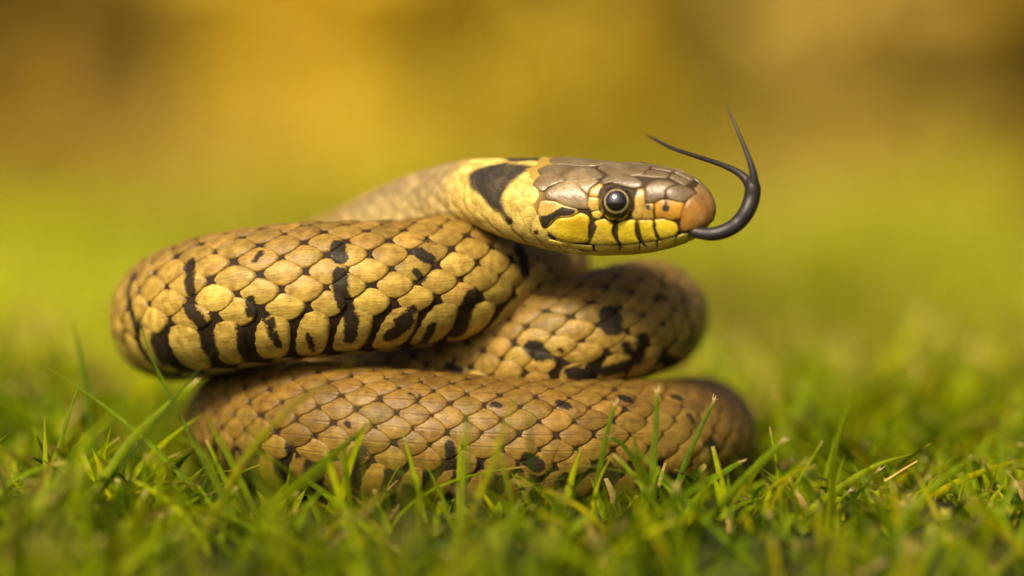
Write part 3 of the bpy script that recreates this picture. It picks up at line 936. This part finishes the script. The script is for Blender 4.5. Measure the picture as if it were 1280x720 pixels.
def lawn(name, label, rs, xy, hfun, wr, m, fold, dry, cutp=.5, leanr=(.05, .95), check=True, lush=0.0, mat=None):
    n = len(xy)
    root = np.stack([xy[:, 0], xy[:, 1], ground_z(xy[:, 0], xy[:, 1]) - .03], -1)
    h = hfun(xy, rs)
    az = rs.uniform(0, 2 * math.pi, n)
    lean = rs.uniform(*leanr, n)
    bend = np.clip(rs.normal(.45, .35, n), 0, 1.3)
    c = blade_lines(root, h, az, lean, bend, m)
    keep = c[:, :, 2].max(1) > .15
    if check:
        keep &= ~hits_snake(c)
    c = c[keep]; az = az[keep]; n = len(c)
    w = rs.uniform(*wr, n)
    cut = (rs.random(n) < cutp).astype(float)
    v, f, t, per = ribbons(c, w, rs.uniform(0, math.pi, n), cut, fold)
    bc = blade_colors(n, rs, dry, lush)
    if lush > 0:                                             # lighter and darker drifts in the far lawn
        x_, y_ = c[:, 0, 0], c[:, 0, 1]
        k_ = np.sin(x_ * .16 + 1.1 * np.sin(y_ * .045)) * np.cos(y_ * .06 + .8) 
        bc = bc * np.exp(.6 * k_)[:, None] * np.array([1, 1, 1.]) + 0 * bc
    C = tint_along(bc, t, per, cut)
    me = mesh(name, v, f, attrs={"tint": rgba(C)})
    return link(name, me, mat or M_GRASS, kind="stuff", label=label, category="grass")

def patch_noise(x, y):
    return np.sin(x * .9 + 1.7 * np.sin(y * .35)) * np.cos(y * .7 + 1.3 * np.sin(x * .4 + 2)) 
rs = np.random.default_rng(21)
def h_near(xy, r):
    x, y = xy[:, 0], xy[:, 1]
    front = np.clip((-y - .3) / 3, 0, 1)
    base_h = np.where((x > -5.2) & (x < 4.2), np.where(y > -2.6, .46, .60), .80) + .165 * np.clip(-y - .5, 0, 9)
    left = np.clip((-x - 4.2) / 1.5, 0, 1)
    right = np.clip((x - 4.5) / 1.5, 0, 1)
    back = np.clip((y - 2) / 6, 0, 1)
    hh = base_h + left * .05 + right * -.34 * (y < 4) + back * .7
    hh = hh * (1 + .22 * patch_noise(x, y))
    hh = hh * np.where((x > 2.8) & (y < -1.2), .86, 1.0)
    return hh * np.exp(r.normal(-.10, .43, len(x)))
n = 7600
xy = np.stack([rs.uniform(-11, 11, n), rs.uniform(-13, 12, n)], 1)
keepf = ~((np.abs(xy[:, 0]) < 5.2) & (xy[:, 1] > -2.6) & (rs.random(n) < .45))
xy = xy[keepf]
lawn("lawn_grass", "short mown green grass in front of and around the snake", rs, xy, h_near, (.09, .17), 8, True, .02, .28)
rs = np.random.default_rng(26)
n = 420
xy = np.stack([rs.uniform(-10, 10, n), rs.uniform(-9, 3, n)], 1)
xy = xy[(np.abs(xy[:, 0] + .3) > 5.0) | (xy[:, 1] < -3.0)]
keepf = np.where(xy[:, 0] > 3.5, rs.random(len(xy)) < .16, np.where(np.abs(xy[:, 0] + .3) > 5.0, True, rs.random(len(xy)) < .35))
xy = xy[keepf]
lawn("lawn_grass", "scattered longer grass blades leaning over the turf", rs, xy, lambda q, r: np.where(np.abs(q[:, 0] + .3) > 5.0, 1.9, 1.35) * np.exp(r.normal(-.05, .22, len(q))), (.09, .16), 9, True, 0.0, .55, leanr=(.35, 1.15))
rs = np.random.default_rng(27)
n = 75
xy = np.stack([rs.uniform(-5.2, 4.6, n), rs.uniform(-2.6, -.9, n)], 1)
lawn("lawn_grass", "sparse fine sharp blades rising in front of the lowest coil", rs, xy, lambda q, r: r.uniform(.9, 1.75, len(q)), (.07, .12), 9, True, 0.0, .6, leanr=(.05, .65))
rs = np.random.default_rng(22)
n = 30000
y = 10 + 120 * rs.random(n) ** 1.4
xy = np.stack([rs.uniform(-1, 1, n) * (14 + y * .32), y], 1)
lawn("lawn_grass", "green grass stretching behind the snake", rs, xy, lambda q, r: (1.5 + np.clip((q[:, 1] - 15) / 60, 0, 1) * .9 + .3 * patch_noise(q[:, 0] * .5, q[:, 1] * .5)) * np.exp(r.normal(0, .22, len(q))), (.14, .26), 4, False, .06, .4, lush=.7, mat=M_GRASS_FAR)
rs = np.random.default_rng(23)
n = 60000
y = 110 + 700 * rs.random(n) ** 1.5
xy = np.stack([rs.uniform(-1, 1, n) * (40 + y * .45), y], 1)
lawn("lawn_grass", "far bright lawn running back to the autumn bushes", rs, xy, lambda q, r: 3.0 * np.exp(r.normal(0, .3, len(q))), (.5, 1.0), 3, False, .10, .3, check=False, lush=1.0, mat=M_GRASS_FAR)
rs = np.random.default_rng(24)
n = 14000
xy = np.stack([rs.uniform(-70, 70, n), rs.uniform(-60, 60, n)], 1)
xy = xy[(np.abs(xy[:, 0]) > 11) | (xy[:, 1] < -20)]
xy = xy[~((np.abs(xy[:, 0]) < 14 + np.abs(xy[:, 1]) * .3) & (xy[:, 1] > 10))]
xy = xy[~((np.abs(xy[:, 0]) < 9) & (xy[:, 1] < -19))]
lawn("lawn_grass", "thin outer lawn grass at the sides of the clearing", rs, xy, lambda q, r: 1.8 * np.exp(r.normal(0, .3, len(q))), (.2, .35), 3, False, .06, .4, check=False)

# tall dry grass along the back of the lawn
rs = np.random.default_rng(41)
n = 26000
y = rs.uniform(170, 300, n)
xy = np.stack([rs.uniform(-1, 1, n) * (60 + y * .4), y], 1)
root = np.stack([xy[:, 0], xy[:, 1], ground_z(xy[:, 0], xy[:, 1]) - .05], -1)
hh = 8.5 * (1 + .45 * np.sin(xy[:, 0] * .07 + 1.6) * np.cos(y * .05)) * np.exp(rs.normal(-.1, .35, n)) * np.clip((y - 150) / 70, .3, 1)
c = blade_lines(root, hh, rs.uniform(0, 6.28, n), rs.uniform(.02, .4, n), np.clip(rs.normal(.3, .3, n), 0, 1), 4)
v, f, t, per = ribbons(c, rs.uniform(.35, .8, n), rs.uniform(0, 3.1, n), np.zeros(n), False)
spx = 640 + FPX * xy[:, 0] / (y + DFOC)                       # stands of different dry plants side by side
hues = np.array([(.22, .17, .010), (.34, .225, .03), (.40, .29, .05), (.62, .49, .045), (.26, .195, .006), (.24, .18, .004), (.46, .35, .065), (.36, .26, .03), (.22, .165, .012)])
cuts = np.array([-300, 60, 230, 480, 660, 850, 1060, 1180, 1300])
wob = spx + rs.normal(0, 55, n)
C = np.stack([np.interp(wob, cuts, hues[:, k]) for k in range(3)], 1) * np.exp(rs.normal(0, .25, n))[:, None]
C = np.repeat(C, per, 0)
link("dry_grass", mesh("dry_grass", v, f, attrs={"tint": rgba(C)}), M_STRAW2, kind="stuff", label="tall dry yellow grass along the back of the lawn", category="dry grass")

# dead straw lying in the turf
rs = np.random.default_rng(31)
n = 650
xy = np.stack([rs.uniform(-11, 11, n), rs.uniform(-18, 12, n)], 1)
root = np.stack([xy[:, 0], xy[:, 1], ground_z(xy[:, 0], xy[:, 1]) + rs.uniform(.03, .45, n)], -1)
c = blade_lines(root, rs.uniform(.25, .8, n), rs.uniform(0, 6.28, n), rs.uniform(.8, 1.6, n), rs.uniform(0, .3, n), 4)
c = c[~hits_snake(c)]
v, f, t, per = ribbons(c, rs.uniform(.03, .08, len(c)), rs.uniform(0, 3.1, len(c)), np.ones(len(c)), False)
C = np.repeat(np.array([.24, .16, .045]) * np.exp(rs.normal(0, .4, len(c)))[:, None], per, 0)
link("dry_thatch", mesh("dry_thatch", v, f, attrs={"tint": rgba(C)}), M_STRAW, kind="stuff", label="dead straw bits lying low in the turf", category="straw")

# single blades that stand out
def hero(label, path, d0, d1, w_px, cut=1.0, colr=(.13, .22, .014), face=None):
    """path: picture points from root to tip; depth goes from d0 (root) to d1 (tip)"""
    m = len(path)
    pts_ = np.array([P(x, y, d0 + (d1 - d0) * k / (m - 1)) for k, (x, y) in enumerate(path)])
    g0 = pts_[0].copy()
    gz = ground_z(g0[0], g0[1])
    if g0[2] > gz:                                            # run the root down to the soil
        dirv = pts_[0] - pts_[1]; dirv /= np.linalg.norm(dirv)
        dirv[2] = min(dirv[2], -.5)
        step = (g0[2] - gz + .08) / -dirv[2]
        pts_ = np.vstack([g0 + dirv * step, pts_])
    c = catmull(pts_, 6)[None]
    w = np.array([w_px * .0125])
    tg_ = c[0, -1] - c[0, 0]
    fa = np.array([math.atan2(tg_[1], tg_[0]) + (math.pi / 2 if abs(tg_[2]) < .2 else 0) if face is None else face])
    v, f, t, per = ribbons(c, w, fa, np.array([cut]), True)
    C = tint_along(np.array([colr]), t, per, np.array([cut]))
    # frayed fibres at a mown tip
    if cut > 0:
        tipv = c[0, -1]; ax = c[0, -1] - c[0, -3]; ax /= np.linalg.norm(ax)
        V2, F2 = [], []
        for k in range(5):
            o = tipv + np.array([(k - 2) * w[0] * .16, 0, 0])
            e = o + ax * rng.uniform(.04, .13) + rng.normal(0, .02, 3)
            b0 = len(v) + len(V2)
            V2 += [o + np.array([-.012, 0, 0]), o + np.array([.012, 0, 0]), e + np.array([.003, 0, .0]), e - np.array([.003, 0, 0])]
            F2.append((b0, b0 + 1, b0 + 2, b0 + 3))
        v = np.vstack([v, V2]); f = np.vstack([f, F2])
        C = np.vstack([C, np.tile([.5, .40, .2], (len(V2), 1))])
    org = c[0, 0]
    o = link("grass_shoot", mesh("grass_shoot", v, f, org, attrs={"tint": rgba(C)}), M_GRASS)
    o.location = Vector(org * U)
    o["label"] = label; o["category"] = "grass blade"; o["group"] = "long grass blades round the snake"
    return o
G1, G2, G3, G4, G5 = (.115, .185, .005), (.19, .25, .006), (.075, .135, .005), (.30, .30, .008), (.15, .215, .005)
hero("upright grass blade with pale frayed tip before the lowest coil", [(816, 622), (817, 575), (820, 530), (821, 490)], -1.0, -1.0, 9, 1, G1, .1)
hero("leaning grass blade with notched tip crossing the shaded end of the lowest coil", [(846, 608), (858, 575), (874, 540), (893, 500)], -.6, -.3, 7, 1, G3, .2)
hero("slim grass blade with cut tip before the belly of the lowest coil", [(746, 606), (752, 575), (760, 535), (769, 505)], -.9, -.9, 7, 1, G1, .1)
hero("dark grass blade bent over with its cut end against the lowest coil", [(815, 604), (795, 578), (778, 556), (760, 545)], -.9, -1.1, 7, 1, G3, .3)
hero("long dark green blade slanting from mid coil down into the turf", [(925, 690), (880, 648), (840, 606), (802, 568), (779, 547)], -3.0, -1.5, 11, 0, G1, .5)
hero("longest straight blade rising clear of the turf beside the lowest coil", [(835, 700), (880, 655), (925, 605), (955, 575), (979, 551)], -2.4, -1.0, 12, 1, G5, .6)
hero("short pale tipped blade beneath the coil end", [(850, 622), (880, 604), (905, 590), (926, 577)], -1.2, -.6, 9, 1, G1, .4)
hero("arching blade with a brown point standing apart on open turf", [(985, 664), (1018, 634), (1062, 602), (1100, 580), (1141, 567)], -1.4, -.4, 10, 0, (.24, .30, .008), .4)
hero("stiff blade with a frayed pale tip beneath the arching blade", [(1025, 672), (1045, 648), (1070, 618), (1098, 588)], -1.2, -.4, 6, 1, G3, .4)
hero("short blade between the arching blade and the longest straight blade", [(1010, 668), (1030, 645), (1062, 614)], -1.1, -.6, 7, 1, G5, .4)
hero("thin vertical blade with white tip standing alone", [(1120, 730), (1119, 690), (1119, 629)], -2.0, -1.8, 4.5, 1, G2, .1)
hero("blade rising to meet the thin blade's bent neighbour at a yellow joint", [(1020, 728), (1040, 695), (1067, 654)], -2.4, -2.0, 6, 1, G2, .3)
hero("dark blade arching down from the yellow joint into the turf", [(1126, 726), (1112, 692), (1094, 668), (1067, 655)], -2.2, -2.0, 7, 0, G3, .4)
hero("thick blade with a cream cut end pointing up between the top and lowest coils", [(135, 590), (170, 543), (208, 508), (244, 478)], -1.6, -.8, 10, 1, G2, .3)
hero("long thin blade sloping down over the turf beside the thick cream ended blade", [(225, 592), (170, 538), (110, 492), (46, 452)], -.6, 1.2, 8, 0, G1, .2)
hero("curled blade arching over beside the thick cream ended blade", [(274, 612), (262, 578), (238, 552), (208, 544)], -2.4, -2.6, 7, 0, G2, .3)
hero("slim upright blade crossing behind the long sloping blade", [(60, 600), (78, 545), (92, 500), (103, 468)], .2, .4, 6, 0, G5, .1)
hero("broad yellow green blade slanting high across the lowest coil under the top coil", [(270, 640), (310, 568), (370, 505), (446, 450)], -2.2, -2.6, 10, 0, G4, .2)
hero("broad green blade crossing low over the middle of the lowest coil", [(350, 622), (395, 585), (440, 548), (496, 502)], -1.7, -2.0, 10, 0, G5, .2)
hero("stubby blade leaning against the lowest coil's bend below the top coil's bend", [(300, 600), (283, 565), (268, 540), (257, 514)], -1.4, -1.6, 8, 0, G2, .1)
hero("blade lying nearly flat on the turf beyond the thin vertical blade", [(1130, 692), (1175, 682), (1215, 682), (1250, 688)], 1.2, 1.6, 10, 0, G3, 1.2)
hero("thin hair-like blade rising in front of the top coil's outer bend", [(225, 520), (200, 470), (180, 420), (172, 390)], -1.2, -1.0, 4, 0, G3, .1)
hero("dark upright blade standing behind the slim crossing blade", [(112, 520), (106, 470), (98, 430), (90, 396)], 2.2, 2.4, 7, 0, G3, .1)
hero("yellow green blade leaning across the middle of the lowest coil up to the middle coil", [(590, 640), (612, 590), (632, 530), (652, 468)], -2.6, -2.9, 9, 0, G4, .1)
hero("straight blade rising before the lowest coil beside the leaning yellow green blade", [(575, 630), (580, 580), (584, 530), (586, 490)], -2.8, -3.0, 8, 0, G2, .1)
hero("dry tipped blade drooping away from the lowest coil's end", [(905, 640), (925, 620), (955, 603), (1008, 590)], 1.4, 2.6, 8, 1, G2, .4)

# ------------------------------------------------------------------ autumn bushes behind the lawn
def bush(label, px, dist, width, height, palette, leaf, n, seed, name="autumn_bush", cat="bush"):
    r = np.random.default_rng(seed)
    x0 = (px - 640) / FPX * (dist + DFOC); y0 = dist
    root = bpy.data.objects.new(name, None)
    col.objects.link(root)
    root.location = Vector((x0 * U, y0 * U, 0)); root.empty_display_size = .1
    root["label"] = label; root["category"] = cat; root["group"] = "bushes behind the lawn"
    org = np.array([x0, y0, 0.])
    # stems
    stems, tips = [], []
    for k in range(7):
        a = r.uniform(0, 6.28); sp = r.uniform(.15, .45) * width
        e = org + np.array([math.cos(a) * sp, math.sin(a) * sp * .8, height * r.uniform(.55, .9)])
        mid = org * .5 + e * .5 + np.array([r.normal(0, 4), r.normal(0, 4), height * .1])
        stems.append(tube([org + np.array([r.normal(0, 2), r.normal(0, 2), -1]), mid, e], [1.6, 1.0, .3], 7, 1, 5))
        tips += [mid, e]
        for _ in range(2):
            b = mid * .5 + e * .5
            e2 = b + np.array([r.normal(0, width * .16), r.normal(0, width * .16), height * r.uniform(.05, .2)])
            stems.append(tube([b, b * .5 + e2 * .5 + r.normal(0, 2, 3), e2], [.7, .5, .2], 5, 1, 3)); tips.append(e2)
    v, f = join(stems)
    link("stem", mesh("stem", v, f, org), M_BARK, root)
    # leaf clumps filling an uneven volume
    nc = 46
    u = r.normal(0, 1, (nc, 3)); u /= np.linalg.norm(u, axis=1)[:, None]
    cc = u * (r.random(nc) ** .45)[:, None] * np.array([width * .5, width * .42, height * .48]) + org + np.array([0, 0, height * .52])
    which = r.integers(0, nc, n)
    p = cc[which] + r.normal(0, 1, (n, 3)) * np.array([width, width, height]) * .055
    p[:, 2] = np.abs(p[:, 2]) + .5
    ax = r.normal(0, 1, (n, 3)); ax /= np.linalg.norm(ax, axis=1)[:, None]
    bx = np.cross(ax, r.normal(0, 1, (n, 3))); bx /= np.linalg.norm(bx, axis=1)[:, None]
    L = leaf * np.exp(r.normal(0, .25, n))[:, None]
    nrm = np.cross(ax, bx)
    v = np.stack([p - ax * L, p + bx * L * .45 + nrm * L * .1, p + ax * L, p - bx * L * .45 + nrm * L * .1], 1).reshape(-1, 3)
    f = np.arange(4 * n).reshape(-1, 4)
    pal = np.array(palette)
    clump = r.integers(0, len(pal), nc)
    pick = np.where(r.random(n) < .7, clump[which], r.integers(0, len(pal), n))
    C = np.repeat(pal[pick] * np.exp(r.normal(0, .2, n))[:, None], 4, 0)
    link("crown", mesh("crown", v, f, org, smooth=False, attrs={"tint": rgba(C)}), M_LEAF, root)
GOLD = [(.64, .49, .035), (.70, .55, .045), (.52, .39, .025)]
TANB = [(.54, .40, .08), (.60, .46, .09), (.44, .31, .05)]
RUST = [(.46, .30, .03), (.52, .345, .038), (.36, .225, .02)]
OLIV = [(.31, .235, .004), (.36, .28, .006), (.24, .19, .004)]
bush("low golden yellow bush glowing at the back of the lawn", 485, 300, 62, 50, GOLD, 2.4, 3600, 1)
bush("rusty brown bush beside the low golden bush", 150, 330, 66, 70, RUST + TANB[:1], 2.6, 4200, 2)
bush("dark olive bush beside the low golden bush", 760, 340, 78, 75, OLIV, 2.6, 4600, 3)
bush("tan dry bush with sandy leaves beyond the tongue", 1060, 320, 60, 62, TANB, 2.4, 4000, 4)
bush("deep brown bush at the end beside the tan bush", 1290, 330, 60, 72, RUST + OLIV[:1], 2.6, 4200, 5)
bush("mixed olive and gold bush at the end beside the rusty bush", -120, 320, 60, 66, OLIV + GOLD[:1], 2.6, 4000, 6)
bush("tall russet bush rising behind the rusty bush", 330, 440, 110, 130, RUST + OLIV[:2], 3.4, 5200, 7)
bush("tall bronze bush rising behind the dark olive bush", 640, 460, 110, 135, OLIV + RUST[:2], 3.4, 5200, 8)
bush("tall amber bush rising behind the tan bush", 950, 450, 110, 130, OLIV + TANB[:2], 3.4, 5200, 9)
bush("tall brown hedge bush behind the deep brown bush", 1330, 450, 110, 130, RUST + OLIV[:1], 3.4, 5200, 10)
bush("tall brown hedge bush behind the mixed bush", -60, 450, 110, 130, RUST + OLIV[:1], 3.4, 5200, 12)
